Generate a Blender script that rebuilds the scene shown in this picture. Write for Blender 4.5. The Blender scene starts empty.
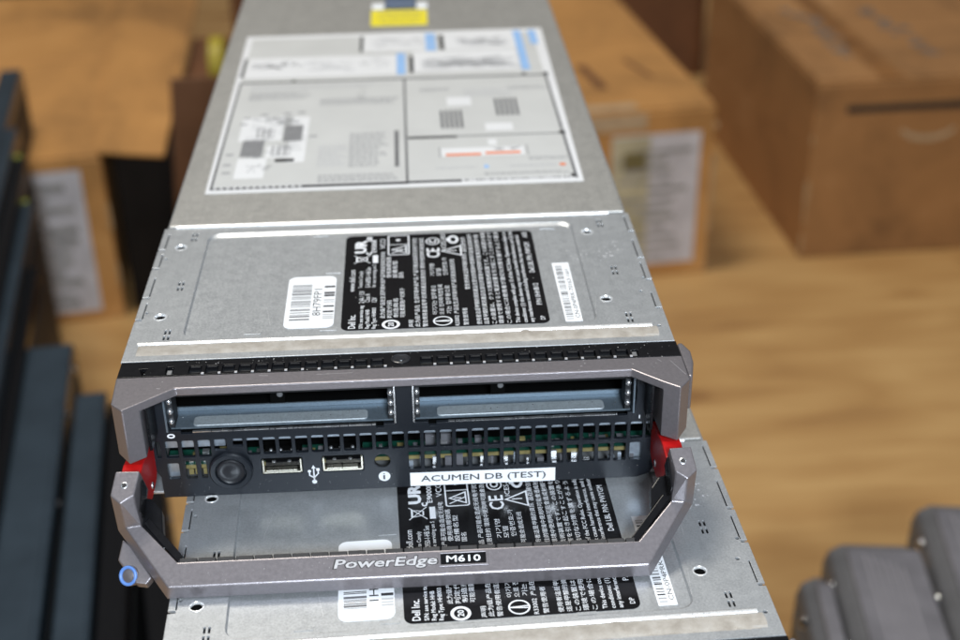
import bpy, bmesh, math, random
from mathutils import Vector, Matrix
S = 0.001                      # millimetres to metres
FLOOR = 600.0                  # height of the blade's underside above the plywood, mm
scene = bpy.context.scene
C = scene.collection
rnd = random.Random(7)

# ------------------------------------------------------------------ materials
def newmat(name):
    m = bpy.data.materials.new(name); m.use_nodes = True
    nt = m.node_tree; b = nt.nodes['Principled BSDF']
    return m, nt, b
def N(nt, t, **kw):
    n = nt.nodes.new(t)
    for k, v in kw.items():
        if k in n.inputs: n.inputs[k].default_value = v
        else: setattr(n, k, v)
    return n
def ramp(nt, fac, stops):
    r = nt.nodes.new('ShaderNodeValToRGB')
    e = r.color_ramp.elements
    while len(e) < len(stops): e.new(0.5)
    for i, (p, c) in enumerate(stops):
        e[i].position = p; e[i].color = (*c, 1) if len(c) == 3 else c
    nt.links.new(fac, r.inputs[0]); return r
def coords(nt, scale=(1, 1, 1)):
    tc = nt.nodes.new('ShaderNodeTexCoord'); mp = nt.nodes.new('ShaderNodeMapping')
    mp.inputs['Scale'].default_value = scale
    nt.links.new(tc.outputs['Object'], mp.inputs[0]); return mp.outputs[0]
def bump(nt, b, h, strength, dist):
    n = N(nt, 'ShaderNodeBump', Strength=strength, Distance=dist)
    nt.links.new(h, n.inputs['Height']); nt.links.new(n.outputs[0], b.inputs['Normal'])
def simple(name, col, rough=.5, metal=0.0, var=.12, scale=200, bmp=0, bscale=2500, spec=.5, coat=0, rvar=.08):
    m, nt, b = newmat(name)
    co = coords(nt)
    n = N(nt, 'ShaderNodeTexNoise', Scale=scale, Detail=6.0, Roughness=.6)
    nt.links.new(co, n.inputs['Vector'])
    lo = tuple(c * (1 - var) for c in col); hi = tuple(min(1, c * (1 + var)) for c in col)
    r = ramp(nt, n.outputs['Fac'], [(.3, lo), (.7, hi)])
    nt.links.new(r.outputs[0], b.inputs['Base Color'])
    mr = N(nt, 'ShaderNodeMapRange'); mr.inputs['To Min'].default_value = rough - rvar; mr.inputs['To Max'].default_value = rough + rvar
    nt.links.new(n.outputs['Fac'], mr.inputs[0]); nt.links.new(mr.outputs[0], b.inputs['Roughness'])
    b.inputs['Metallic'].default_value = metal; b.inputs['Specular IOR Level'].default_value = spec
    b.inputs['Coat Weight'].default_value = coat
    if bmp:
        n2 = N(nt, 'ShaderNodeTexNoise', Scale=bscale, Detail=3.0)
        nt.links.new(co, n2.inputs['Vector']); bump(nt, b, n2.outputs['Fac'], bmp, .0002)
    return m

def steel(name, base, rough, tint=(1, 1, 1), grime=.5):
    m, nt, b = newmat(name)
    co = coords(nt)
    v = N(nt, 'ShaderNodeTexVoronoi', Scale=330.0); nt.links.new(co, v.inputs['Vector'])
    n = N(nt, 'ShaderNodeTexNoise', Scale=9.0, Detail=8.0, Roughness=.65); nt.links.new(co, n.inputs['Vector'])
    f = N(nt, 'ShaderNodeTexNoise', Scale=1500.0, Detail=3.0); nt.links.new(co, f.inputs['Vector'])
    st = coords(nt, (900, 14, 900))
    g = N(nt, 'ShaderNodeTexNoise', Scale=1.0, Detail=4.0); nt.links.new(st, g.inputs['Vector'])
    sep = nt.nodes.new('ShaderNodeSeparateColor'); nt.links.new(v.outputs['Color'], sep.inputs[0])
    def mth(op, a, bb):
        k = nt.nodes.new('ShaderNodeMath'); k.operation = op
        for i, x in enumerate((a, bb)):
            if isinstance(x, (int, float)): k.inputs[i].default_value = x
            else: nt.links.new(x, k.inputs[i])
        return k.outputs[0]
    t = mth('ADD', mth('MULTIPLY', sep.outputs[0], .07), mth('MULTIPLY', n.outputs['Fac'], .16))
    t = mth('ADD', t, mth('ADD', .07, mth('MULTIPLY', f.outputs['Fac'], .54))); t = mth('ADD', t, mth('MULTIPLY', g.outputs['Fac'], .10))
    c = [base * x for x in tint]
    r = ramp(nt, t, [(.36, [x * .84 for x in c]), (.5, c), (.66, [min(1, x * 1.16) for x in c])])
    nt.links.new(r.outputs[0], b.inputs['Base Color'])
    mr = N(nt, 'ShaderNodeMapRange'); mr.inputs['From Min'].default_value = .3; mr.inputs['From Max'].default_value = .7
    mr.inputs['To Min'].default_value = rough - .06; mr.inputs['To Max'].default_value = rough + .09
    nt.links.new(t, mr.inputs[0]); nt.links.new(mr.outputs[0], b.inputs['Roughness'])
    b.inputs['Metallic'].default_value = .6
    bump(nt, b, f.outputs['Fac'], .12, .0002)
    return m

M = {}
M['steel'] = steel('galvanised_steel', .44, .38, (.97, 1.0, 1.03))
M['steel_rear'] = steel('rear_cover_steel', .40, .44, (1.02, 1.0, .95))
M['bright_steel'] = steel('bright_bent_steel', .85, .30)
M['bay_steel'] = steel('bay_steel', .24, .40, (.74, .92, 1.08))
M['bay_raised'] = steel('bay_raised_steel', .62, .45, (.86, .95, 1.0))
M['bay_light'] = simple('plated_bracket', (.30, .34, .39), .32, .6, .2, 500)
M['silver'] = simple('silver_grey_metallic_paint', (.23, .212, .224), .33, .6, .08, 900, .25, 3500)
M['silver_edge'] = simple('worn_silver_edge', (.5, .48, .5), .35, .6, .1, 800)
M['face'] = simple('dark_blue_grey_face_paint', (.013, .0155, .020), .26, .1, .06, 1800, .3, 3600, spec=.28, rvar=.03)
M['black'] = simple('black_plastic', (.006, .006, .007), .26, 0, .2, 400, .1, 3000, spec=.18, rvar=.03)
M['rubber'] = simple('dark_rubber', (.022, .020, .020), .6, 0, .2, 500, .3, 1500)
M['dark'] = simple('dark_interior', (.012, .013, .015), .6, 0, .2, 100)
M['red'] = simple('red_plastic', (.52, .008, .008), .38, 0, .10, 300)
M['red_dark'] = simple('red_plastic_worn', (.40, .012, .012), .5, 0, .2, 400)
M['white'] = simple('white_paper', (.82, .83, .85), .45, 0, .02, 60)
M['whiteprint'] = simple('white_print', (.72, .73, .76), .5, 0, .10, 1500)
M['labelblack'] = simple('black_label_film', (.007, .0065, .007), .2, 0, .15, 60, spec=.16, rvar=.02)
M['ink'] = simple('black_ink', (.02, .02, .022), .5, 0, .1)
M['inkdark'] = simple('dark_grey_ink', (.05, .05, .055), .5, 0, .1)
M['inkgrey'] = simple('grey_ink', (.30, .30, .31), .5, 0, .15, 900)
M['inkmid'] = simple('mid_grey_ink', (.14, .14, .145), .5, 0, .2, 900)
M['ink_light'] = simple('pale_grey_ink', (.46, .46, .47), .5, 0, .05)
M['inkblue'] = simple('blue_ink', (.27, .45, .74), .5, 0, .05)
M['inkred'] = simple('orange_ink', (.72, .20, .08), .5, 0, .05)
M['lettergrey'] = simple('letter_grey_paint', (.50, .49, .50), .4, .3, .1, 900)
M['paperwarm'] = simple('pale_label_paper', (.53, .53, .52), .45, 0, .03, 40)
M['paperpanel'] = simple('white_label_panel', (.70, .70, .71), .45, 0, .02, 40)
M['yellow'] = simple('yellow_label', (.78, .66, .02), .5, 0, .06)
M['dullyellow'] = simple('dull_yellow_tape', (.42, .33, .02), .5, 0, .1)
M['blue'] = simple('blue_plastic', (.10, .22, .55), .4, 0, .05)
M['latch'] = simple('slate_blue_plastic', (.07, .10, .17), .45, 0, .1)
M['pcb'] = simple('green_circuit_board', (.006, .048, .032), .35, 0, .35, 350)
M['pcbedge'] = simple('tan_board_edge', (.17, .14, .055), .5, 0, .3, 300)
M['gold'] = simple('nickel_shell', (.62, .58, .48), .28, 1, .08, 300)
M['chip'] = simple('grey_component', (.10, .10, .11), .4, 0, .2)
M['tin'] = simple('tinned_metal', (.75, .76, .78), .25, .9, .1, 600)
M['chrome'] = simple('bright_plated_screw', (.95, .96, 1.0), .16, 1, .03, 300, rvar=.03)
M['knob'] = simple('black_knob', (.016, .017, .020), .30, 0, .1, 300, .1)
M['slate'] = simple('slate_painted_steel', (.033, .050, .068), .3, .3, .2, 14)
M['greycase'] = simple('grey_anodised_case', (.20, .19, .205), .40, .4, .22, 26)
M['greyribs'] = simple('light_grey_rib', (.33, .31, .33), .4, .3, .1, 40)
M['greydark'] = simple('dark_grey_plastic', (.10, .097, .10), .5, 0, .15, 40)
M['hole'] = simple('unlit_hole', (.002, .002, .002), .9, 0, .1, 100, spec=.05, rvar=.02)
M['floorshade'] = cardboard('shaded_floor_tone', (.12, .085, .055)) if False else simple('shaded_floor_tone', (.13, .085, .055), .8, 0, .3, 12)  # shade on the floor between boxes as a flat tone, unused
M['neon'] = simple('yellow_green_plastic', (.25, .26, .03), .5)

def gasket_mat():
    m, nt, b = newmat('woven_conductive_gasket')
    co = coords(nt)
    w = N(nt, 'ShaderNodeTexWave', Scale=900.0, Distortion=1.5); nt.links.new(co, w.inputs['Vector'])
    n = N(nt, 'ShaderNodeTexNoise', Scale=120.0, Detail=8.0, Roughness=.7); nt.links.new(co, n.inputs['Vector'])
    r = ramp(nt, n.outputs['Fac'], [(.2, (.28, .24, .20)), (.5, (.47, .43, .38)), (.8, (.62, .59, .55))])
    nt.links.new(r.outputs[0], b.inputs['Base Color']); b.inputs['Roughness'].default_value = .6
    b.inputs['Metallic'].default_value = .25
    bump(nt, b, w.outputs['Fac'], .5, .0003); return m
M['gasket'] = gasket_mat()

def plywood():
    m, nt, b = newmat('plywood')
    co = coords(nt, (1, 1, 1))
    d = N(nt, 'ShaderNodeTexNoise', Scale=2.2, Detail=3.0, Roughness=.5)
    nt.links.new(coords(nt, (.5, 1.3, 1)), d.inputs['Vector'])
    mulv = nt.nodes.new('ShaderNodeMath'); mulv.operation = 'MULTIPLY'; mulv.inputs[1].default_value = 8.0
    nt.links.new(d.outputs['Fac'], mulv.inputs[0])
    fr = nt.nodes.new('ShaderNodeMath'); fr.operation = 'PINGPONG'; fr.inputs[1].default_value = .5
    nt.links.new(mulv.outputs[0], fr.inputs[0])
    g = N(nt, 'ShaderNodeTexNoise', Scale=1.0, Detail=7.0, Roughness=.6); nt.links.new(coords(nt, (6, 120, 6)), g.inputs['Vector'])
    big = N(nt, 'ShaderNodeTexNoise', Scale=3.0, Detail=4.0); nt.links.new(coords(nt, (1, 2.2, 1)), big.inputs['Vector'])
    def mth(op, a, bb):
        k = nt.nodes.new('ShaderNodeMath'); k.operation = op
        for i, x in enumerate((a, bb)):
            if isinstance(x, (int, float)): k.inputs[i].default_value = x
            else: nt.links.new(x, k.inputs[i])
        return k.outputs[0]
    t = mth('ADD', mth('MULTIPLY', fr.outputs[0], .38), mth('MULTIPLY', g.outputs['Fac'], .30))
    t = mth('ADD', t, mth('MULTIPLY', big.outputs['Fac'], .45))
    pores = N(nt, 'ShaderNodeTexNoise', Scale=1.0, Detail=3.0); nt.links.new(coords(nt, (4, 30, 22)), pores.inputs['Vector'])
    t = mth('ADD', t, mth('MULTIPLY', mth('SUBTRACT', pores.outputs['Fac'], .5), .60))
    kn = N(nt, 'ShaderNodeTexVoronoi', Scale=1.0); nt.links.new(coords(nt, (4.2, 9.5, 1)), kn.inputs['Vector'])
    kd = N(nt, 'ShaderNodeMapRange'); kd.inputs['From Min'].default_value = .03; kd.inputs['From Max'].default_value = .20; kd.inputs['To Min'].default_value = .32; kd.inputs['To Max'].default_value = 0
    nt.links.new(kn.outputs['Distance'], kd.inputs[0]); t = mth('SUBTRACT', t, kd.outputs[0])
    r = ramp(nt, t, [(.15, (.30, .15, .05)), (.38, (.45, .25, .088)), (.60, (.55, .33, .128)), (.85, (.62, .41, .18))])
    nt.links.new(r.outputs[0], b.inputs['Base Color']); b.inputs['Roughness'].default_value = .55
    return m
M['plywood'] = plywood()

def cardboard(name, col):
    m, nt, b = newmat(name)
    n = N(nt, 'ShaderNodeTexNoise', Scale=4.5, Detail=9.0, Roughness=.7, Distortion=.6); nt.links.new(coords(nt, (1, .6, 1.4)), n.inputs['Vector'])
    f = N(nt, 'ShaderNodeTexNoise', Scale=1.0, Detail=5.0); nt.links.new(coords(nt, (260, 260, 3)), f.inputs['Vector'])
    mx = nt.nodes.new('ShaderNodeMath'); mx.operation = 'MULTIPLY_ADD'; mx.inputs[1].default_value = .10
    nt.links.new(f.outputs['Fac'], mx.inputs[0]); nt.links.new(n.outputs['Fac'], mx.inputs[2])
    r = ramp(nt, mx.outputs[0], [(.38, tuple(c * .62 for c in col)), (.52, col), (.60, tuple(min(1, c * 1.12) for c in col)), (.72, tuple(min(1, c * f_) for c, f_ in zip(col, (1.3, 1.4, 1.6))))])
    nt.links.new(r.outputs[0], b.inputs['Base Color']); b.inputs['Roughness'].default_value = .75
    return m
M['card'] = cardboard('brown_cardboard', (.36, .175, .060))
M['card2'] = cardboard('orange_cardboard', (.50, .245, .072))
M['card3'] = cardboard('dark_brown_cardboard', (.17, .068, .025))
M['cardwear'] = simple('worn_cardboard_edge', (.46, .30, .15), .8, 0, .2, 60)
M['tape'] = simple('clear_parcel_tape', (.50, .36, .22), .25, 0, .2, 40)
M['shadowbox'] = simple('open_box_shade', (.018, .015, .013), .9, 0, .3, 12, spec=.1)  # near-black tone for the shade inside the opened left box
M['card4'] = cardboard('mid_brown_cardboard', (.15, .065, .027))
M['dust'] = simple('pale_dust', (.45, .44, .43), .8, 0, .1)
M['darktape'] = simple('brown_parcel_tape', (.30, .13, .035), .3, 0, .2, 20)
M['greytape'] = simple('faded_grey_print', (.17, .145, .125), .6, 0, .25, 30)
M['shiplabel'] = simple('shipping_label_paper', (.60, .58, .60), .6, 0, .15, 25)
M['yellowed'] = simple('yellowed_label_paper', (.48, .43, .28), .6, 0, .3, 25)
M['shipprint'] = simple('shipping_label_print', (.30, .29, .27), .6, 0, .5, 60)

# ------------------------------------------------------------------ mesh building
class MB:
    def __init__(s): s.v = []; s.f = []; s.m = []; s.mats = []
    def mi(s, k):
        if k not in s.mats: s.mats.append(k)
        return s.mats.index(k)
    def add(s, verts, faces, mat, T=None):
        o = len(s.v); k = s.mi(mat)
        s.v += [tuple(T(v)) if T else tuple(v) for v in verts]
        for f in faces: s.f.append([o + i for i in f]); s.m.append(k)
    def box(s, x0, x1, y0, y1, z0, z1, mat, T=None):
        s.prism([(x0, y0), (x1, y0), (x1, y1), (x0, y1)], z0, z1, mat, T)
    def prism(s, poly, z0, z1, mat, T=None, axis='z'):
        a = sum(poly[i][0] * poly[(i + 1) % len(poly)][1] - poly[(i + 1) % len(poly)][0] * poly[i][1] for i in range(len(poly)))
        if a < 0: poly = poly[::-1]
        n = len(poly)
        vs = [(x, y, z0) for x, y in poly] + [(x, y, z1) for x, y in poly]
        if axis == 'x': vs = [(z, x, y) for x, y, z in vs]      # poly in YZ, extruded along X
        if axis == 'y': vs = [(x, z, y) for x, y, z in vs]
        fs = [list(range(n))[::-1], [n + i for i in range(n)]]
        fs += [[i, (i + 1) % n, n + (i + 1) % n, n + i] for i in range(n)]
        s.add(vs, fs, mat, T)
    def rect(s, x0, x1, y0, y1, z, mat, T=None):
        s.add([(x0, y0, z), (x1, y0, z), (x1, y1, z), (x0, y1, z)], [[0, 1, 2, 3]], mat, T)
    def lathe(s, prof, mat, T=None, n=40):
        vs = []; fs = []
        for r, z in prof:
            for k in range(n):
                a = 2 * math.pi * k / n; vs.append((r * math.cos(a), r * math.sin(a), z))
        for i in range(len(prof) - 1):
            for k in range(n):
                k2 = (k + 1) % n; fs.append([i * n + k, i * n + k2, (i + 1) * n + k2, (i + 1) * n + k])
        s.add(vs, fs, mat, T)
    def data(s, d, mat, T=None): s.add(d[0], d[1], mat, T)
    def build(s, name, parent=None, bevel=0, smooth=False, seg=2, angle=30, fix=True):
        me = bpy.data.meshes.new(name)
        me.from_pydata([(x * S, y * S, z * S) for x, y, z in s.v], [], s.f)
        for k in s.mats: me.materials.append(M[k])
        for p, k in zip(me.polygons, s.m): p.material_index = k
        if fix:
            bm = bmesh.new(); bm.from_mesh(me); bmesh.ops.recalc_face_normals(bm, faces=bm.faces); bm.to_mesh(me); bm.free()
        if smooth:
            for p in me.polygons: p.use_smooth = True
            me.set_sharp_from_angle(angle=math.radians(35))
        o = bpy.data.objects.new(name, me); C.objects.link(o)
        if parent: o.parent = parent
        if bevel:
            b = o.modifiers.new('bevel', 'BEVEL'); b.width = bevel * S; b.segments = seg
            b.limit_method = 'ANGLE'; b.angle_limit = math.radians(angle); b.harden_normals = False
        return o

def curve_mesh(cu):
    ob = bpy.data.objects.new('temp_curve', cu); C.objects.link(ob)
    dg = bpy.context.evaluated_depsgraph_get(); dg.update()
    me = bpy.data.meshes.new_from_object(ob.evaluated_get(dg), preserve_all_data_layers=False, depsgraph=dg)
    vs = [tuple(v.co) for v in me.vertices]; fs = [list(p.vertices) for p in me.polygons]
    bpy.data.objects.remove(ob); bpy.data.curves.remove(cu); bpy.data.meshes.remove(me)
    return vs, fs
def plate(loops, z0, z1, bev=0.0):
    """flat plate with holes: first loop is the outline. thickness z0..z1"""
    cu = bpy.data.curves.new('temp', 'CURVE'); cu.dimensions = '2D'; cu.fill_mode = 'BOTH'
    cu.extrude = max(0, (z1 - z0) / 2 - bev); cu.bevel_depth = bev; cu.bevel_resolution = 1
    cu.offset = -bev
    for lp in loops:
        sp = cu.splines.new('POLY'); sp.points.add(len(lp) - 1); sp.use_cyclic_u = True
        for i, (x, y) in enumerate(lp): sp.points[i].co = (x, y, 0, 1)
    vs, fs = curve_mesh(cu); zc = (z0 + z1) / 2
    return [(x, y, z + zc) for x, y, z in vs], fs
def rrect(x0, x1, y0, y1, r, n=4):
    out = []
    r = min(r, (x1 - x0) / 2 - 1e-3, (y1 - y0) / 2 - 1e-3)
    for cx, cy, a0 in ((x1 - r, y0 + r, -90), (x1 - r, y1 - r, 0), (x0 + r, y1 - r, 90), (x0 + r, y0 + r, 180)):
        for k in range(n + 1):
            a = math.radians(a0 + 90 * k / n); out.append((cx + r * math.cos(a), cy + r * math.sin(a)))
    return out
def circ(cx, cy, r, n=20, ry=None): return [(cx + r * math.cos(2 * math.pi * k / n), cy + (ry or r) * math.sin(2 * math.pi * k / n)) for k in range(n)]
_tc = {}
def text(t, bold=0.0, shear=0.0, ext=0.0):
    k = (t, bold, shear, ext)
    if k not in _tc:
        cu = bpy.data.curves.new('temp', 'FONT'); cu.body = t; cu.size = 1; cu.resolution_u = 2
        cu.offset = bold; cu.shear = shear; cu.extrude = ext
        vs, fs = curve_mesh(cu)
        xs = [v[0] for v in vs] or [0]; ys = [v[1] for v in vs] or [0]
        _tc[k] = (vs, fs, min(xs), max(xs), min(ys), max(ys))
    return _tc[k]
def text_in(mb, t, x0, x1, y0, y1, z, mat, T=None, rot=False, bold=0.0, shear=0.0, ext=0.0, keep=False):
    """fit text in the box; rot: it reads along +y with its tops towards -x"""
    if bold and ('M' in t):
        hh = (x1 - x0) if rot else (y1 - y0); d = bold * hh * 1.1
        for i, (dx, dy) in enumerate(((-d, 0), (d, 0), (0, d), (0, -d))):
            text_in(mb, t, x0 + dx, x1 + dx, y0 + dy, y1 + dy, z + .004 * i, mat, T, rot, 0.0, shear, ext, keep)
        return
    vs, fs, a0, a1, b0, b1 = text(t, bold, shear, ext)
    if not vs: return
    w, h = a1 - a0, b1 - b0
    if rot: sx, sy = (y1 - y0) / w, (x1 - x0) / h
    else: sx, sy = (x1 - x0) / w, (y1 - y0) / h
    if keep: sx = sy = min(sx, sy)
    out = []
    for x, y, zz in vs:
        u, v = (x - a0) * sx, (y - b0) * sy
        out.append((x1 - v, y0 + u, z + zz) if rot else (x0 + u, y0 + v, z + zz))
    mb.add(out, fs, mat, T)

def empty(name, x, y, z, rz=0.0):
    e = bpy.data.objects.new(name, None); C.objects.link(e); e.empty_display_size = .05
    e.location = (x * S, y * S, z * S); e.rotation_euler = (0, 0, math.radians(rz)); return e
def tag(o, label=None, cat=None, group=None, kind=None):
    if label: o['label'] = label
    if cat: o['category'] = cat
    if group: o['group'] = group
    if kind: o['kind'] = kind
    return o
def copy_tree(o, parent=None):
    c = o.copy(); C.objects.link(c); c.parent = parent
    for ch in [x for x in bpy.data.objects if x.parent == o and not x.name.startswith('board_component')]: copy_tree(ch, c)
    return c

# frames of reference on the blade: lid lies in xy; FACE maps (x, z, outward)
def FACE(p): return (p[0], -p[2], p[1])
SA, CA = .857, .515
def HND(p): return (p[0], -36 - SA * p[1] - CA * p[2], 16 - CA * p[1] + SA * p[2])   # (x, v, w)

# ------------------------------------------------------------------ the server blade
PITCH = 5.54
def make_blade():
    root = empty('blade_server', 0, 0, 0)
    # chassis: sides, floor, inner deck
    mb = MB()
    mb.box(-94.3, -92.8, 10, 486, 0.5, 48.4, 'steel'); mb.box(92.8, 94.3, 10, 486, .5, 48.4, 'steel')
    mb.box(-92.7, 92.7, 2.2, 486, 0.3, 1.5, 'steel')
    mb.box(-92.7, 92.7, 120, 486, 1.6, 48.3, 'steel_rear')
    mb.box(-92.7, 92.7, 104, 119.8, 1.6, 46.8, 'dark')
    mb.build('chassis', root, .4)
    # front cover with pressed panel, rivet holes, slits, side notches
    lid = MB()
    outer = [(-94.6, 10.2), (94.6, 10.2)]
    for y in (33, 55, 73, 97):
        outer += [(94.6, y), (92.3, y + .3), (92.3, y + 1.5), (94.6, y + 1.5)]
    outer += [(94.6, 115.2), (-94.6, 115.2)]
    for y in (95, 79, 55, 38.4):
        outer += [(-94.6, y + 1.5), (-92.0, y + 1.5), (-92.0, y + .3), (-94.6, y)]
    R0 = rrect(-76, 70, 25, 109, 5, 5); R1 = rrect(-75.5, 69.5, 25.5, 107.2, 4.5, 5)
    holes = [R0]
    hp = ((-85.8, 41.1), (-85.9, 97.7), (75.3, 42.3), (75.5, 98.8))
    for hx, hy in hp: holes.append(circ(hx, hy, 2.2))
    for sx in (-81.6, 81.6):
        for y0 in (24.3, 61, 103):
            for dx in (-.75, .75):
                for dy in (0, 4.1): holes.append(rrect(sx + dx - .33, sx + dx + .33, y0 + dy, y0 + dy + 3.0, .2, 1))
    for x, y in ((91.5, 57.5), (-91.2, 44.5), (-90.5, 88), (88.9, 47), (91, 21)): holes.append(circ(x, y, .7, 10))
    for sx, ys in ((92.15, ((35, 46), (57, 70), (75, 90), (99, 112))), (-92.3, ((40, 52), (57, 72), (81, 92), (97, 110)))):
        for y0, y1 in ys: holes.append([(sx, y0), (sx + .42, y0), (sx + .42, y1), (sx, y1)])
    lid.data(plate([outer] + holes, 49.1, 50.0, .12), 'steel')
    n = len(R0)
    lid.add([(x, y, 49.9) for x, y in R0] + [(x, y, 49.15) for x, y in R1], [[i, (i + 1) % n, n + (i + 1) % n, n + i] for i in range(n)], 'steel')
    lid.data(plate([R1], 48.6, 49.15), 'steel')
    lid.build('front_cover', root)
    for hx, hy in hp:      # rolled rims round dark dimples
        rv = MB(); T = lambda p, a=hx, b=hy: (p[0] + a, p[1] + b, p[2] + 50.0)
        rv.lathe([(2.55, 0), (2.4, .16), (2.15, .18), (1.95, -.1), (1.85, -.75)], 'bright_steel', T, 24); rv.lathe([(1.85, -.75), (0, -.75)], 'hole', T, 24)
        rv.build('rivet_hole', root, smooth=True)
    for x, y in ((-31, 105.5), (-25, 72.6), (-25.3, 28.6), (-52, 28), (60, 105), (36, 26.6)):   # small pressed dimples
        d = MB(); d.box(x - 3, x + 3, y - .7, y + .7, 49.16, 49.34, 'steel'); d.build('pressed_dimple', root, .1)
    pan = MB(); pan.box(-92.6, 92.6, 21, 115, 45.6, 46.4, 'dark'); pan.build('inner_tray', root)
    lip = MB()
    prof = [(21.9 + 1.0 * math.cos(a), 49.95 + .62 * math.sin(a)) for a in [math.pi * k / 6 for k in range(7)]] + [(20.9, 49.2), (22.9, 49.2)]
    lip.prism(prof, -90.6, 88.6, 'bright_steel', axis='x'); lip.build('cover_lip', root, smooth=True)
    # conductive gasket strip in front of the lip, frayed at its right end
    g = MB(); nx = 150; ny = 4; vs = []; fs = []
    for i in range(nx + 1):
        x = -90.2 + 180.2 * i / nx
        for j in range(ny + 1):
            y = 12.6 + 8.1 * j / ny
            cr = .35 * math.sin(x * .9) * (1 if x > 30 else .25)
            z = 50.05 + .28 * math.sin(math.pi * j / ny) + rnd.uniform(-.05, .05) + (.25 * cr if j in (1, 2, 3) else 0)
            if j == 0: y += (rnd.uniform(-.1, .1) + (.9 * math.exp(-((x - 55) / 9) ** 2)) + (1.1 if x > 84 else 0)); z = 49.6
            z += .55 * math.exp(-((x - 44) / 1.6) ** 2) * (j > 0) + (.8 * ((x - 80) / 10) ** 2 * rnd.uniform(.5, 1) if x > 80 and j in (1, 2, 3) else 0)
            if j == 0 and 20 < x < 52: y += .7 * abs(math.sin((x - 20) / 10.2))
            vs.append((x, y, z))
    for i in range(nx):
        for j in range(ny):
            a = i * (ny + 1) + j; fs.append([a, a + ny + 1, a + ny + 2, a + 1])
    g.add(vs, fs, 'gasket'); g.box(-90.0, 88, 13.8, 20.6, 49.97, 50.02, 'gasket')
    gs = g.build('gasket_strip', root, smooth=True)
    # rear sliding cover
    rc = MB()
    rc.box(-93.2, 93.2, 116.6, 486, 48.5, 50.4, 'steel_rear')
    rc.build('rear_cover', root, .5)
    rl = MB(); rl.prism([(116.2 + .9 * math.cos(a), 50.1 + .65 * math.sin(a)) for a in [math.pi * k / 6 for k in range(7)]] + [(115.3, 49), (117.1, 49)], -90.2, 86.3, 'bright_steel', axis='x')
    rl.build('seam_lip', root, smooth=True)
    lt = MB(); lt.box(-6, 12.3, 415, 436, 50.5, 54, 'latch'); lt.build('release_latch', root, .8)
    for x0, x1 in ((-14, -6.4), (12.7, 19.6)): lt = MB(); lt.box(x0, x1, 414, 423, 50.5, 52, 'white'); lt.build('latch_pad', root, .8)
    ys = MB(); ys.data(plate([rrect(-14.3, 18.8, 381.5, 412.5, 1.2)], 50.45, 50.6), 'yellow')
    text_in(ys, 'CAUTION', -10, 15, 402, 408, 50.64, 'inkmid'); text_in(ys, 'HOT SURFACE INSIDE', -10, 15, 393, 397, 50.64, 'inkmid'); text_in(ys, 'Allow to cool', -8, 13, 386, 389, 50.64, 'inkmid')
    ys.build('caution_sticker', root)
    rear_label(root); black_label(root); stickers(root)
    # ---- bezel top strip: black plastic with a row of pockets
    bz = MB(); hl = []
    k = 0; x = -69.9
    for i in range(28):
        x0 = -70.9 + PITCH * i
        if abs(x0 + 2.1) < 3.8 or x0 > 76: continue
        hl.append(rrect(x0, x0 + 4.25, 1.3, 6.1, .35, 2))
    hl += [[(-87.6, 5.3), (-84.8, 5.3), (-86.0, .8)], rrect(-78.6, -76, 1.0, 6.0, .3, 2), rrect(78.6, 80.8, 1.0, 5.2, .3, 2)]
    bz.data(plate([[(-94.2, .12), (94.9, .12), (94.9, 9.8), (-94.2, 9.8)]] + hl, 48.7, 50.0, .15), 'black')
    for h in hl[:-3]:      # ramped pocket behind each opening with a front nib, pale to paint in the divider's glint
        xs = [p[0] for p in h]; a, b = min(xs), max(xs)
        bz.prism([(6.2, 48.6), (6.2, 47.2), (2.2, 44.2), (2.2, 43.6), (7.4, 43.6), (7.4, 48.6)], a + .15, b - .15, 'black', axis='x')
        bz.box(b + .2, b + 1.1, .35, 1.2, 50.0, 50.3, 'lettergrey')
        bz.box(a + .6, b - .6, 5.1, 5.35, 49.75, 50.08, 'rubber')
    bz.lathe([(3.3, 0), (3.3, .25), (2.9, .4), (2.5, .1), (1.6, .1), (1.4, .35), (.5, .35), (.4, .1), (0, .1)], 'knob', lambda p: (p[0] + .1, p[1] * .9 + 5.0, p[2] + 50.0), 28)
    bz.box(-93.9, 94.5, 1.9, 9.6, 40.5, 42.2, 'dark')
    bz.build('bezel_strip', root)
    for x in (-77.4, 79.6): ch = MB(); ch.box(x - .9, x + .9, 1.2, 4.8, 46.5, 49.4, 'tin'); ch.build('spring_clip', root, .3)
    face(root); fixed_frame(root); handle(root)
    rd = random.Random(21); du = MB()
    def speck(P, q):
        n = 6; du.add([P((q * math.cos(a) * rd.uniform(.6, 1.1), q * math.sin(a) * rd.uniform(.6, 1.1))) for a in [2 * math.pi * j / n for j in range(n)]], [list(range(n))], 'dust')
    for i in range(150):
        x, y, q = rd.uniform(-92, 93), rd.uniform(-7, 9.4), rd.choice([.06, .08, .1, .1, .14, .22])
        if 1 < y < 6.3 and -71 < x < 78: y = rd.uniform(6.5, 9.4)
        speck(lambda d, x=x, y=y: (x + d[0], y + d[1], 50.03), q)
    for i in range(70):
        x, y, q = rd.uniform(-93, 93), rd.uniform(12, 115), rd.choice([.08, .1, .12, .2]); z = 49.36 if -75 < x < 69 and 26 < y < 107 else 50.04
        speck(lambda d, x=x, y=y, z=z: (x + d[0], y + d[1], z), q)
    for i in range(80):
        x, v, q = rd.uniform(-73, 74), rd.uniform(13.4, 20.6), rd.choice([.06, .08, .1, .15]); speck(lambda d, x=x, v=v: HND((x + d[0], v + d[1], .03)), q)
    for i in range(90):
        x, z, q = rd.uniform(-82, 85), rd.uniform(1, 7), rd.choice([.05, .07, .1]); speck(lambda d, x=x, z=z: FACE((x + d[0], z + d[1], .03)), q)
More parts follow.
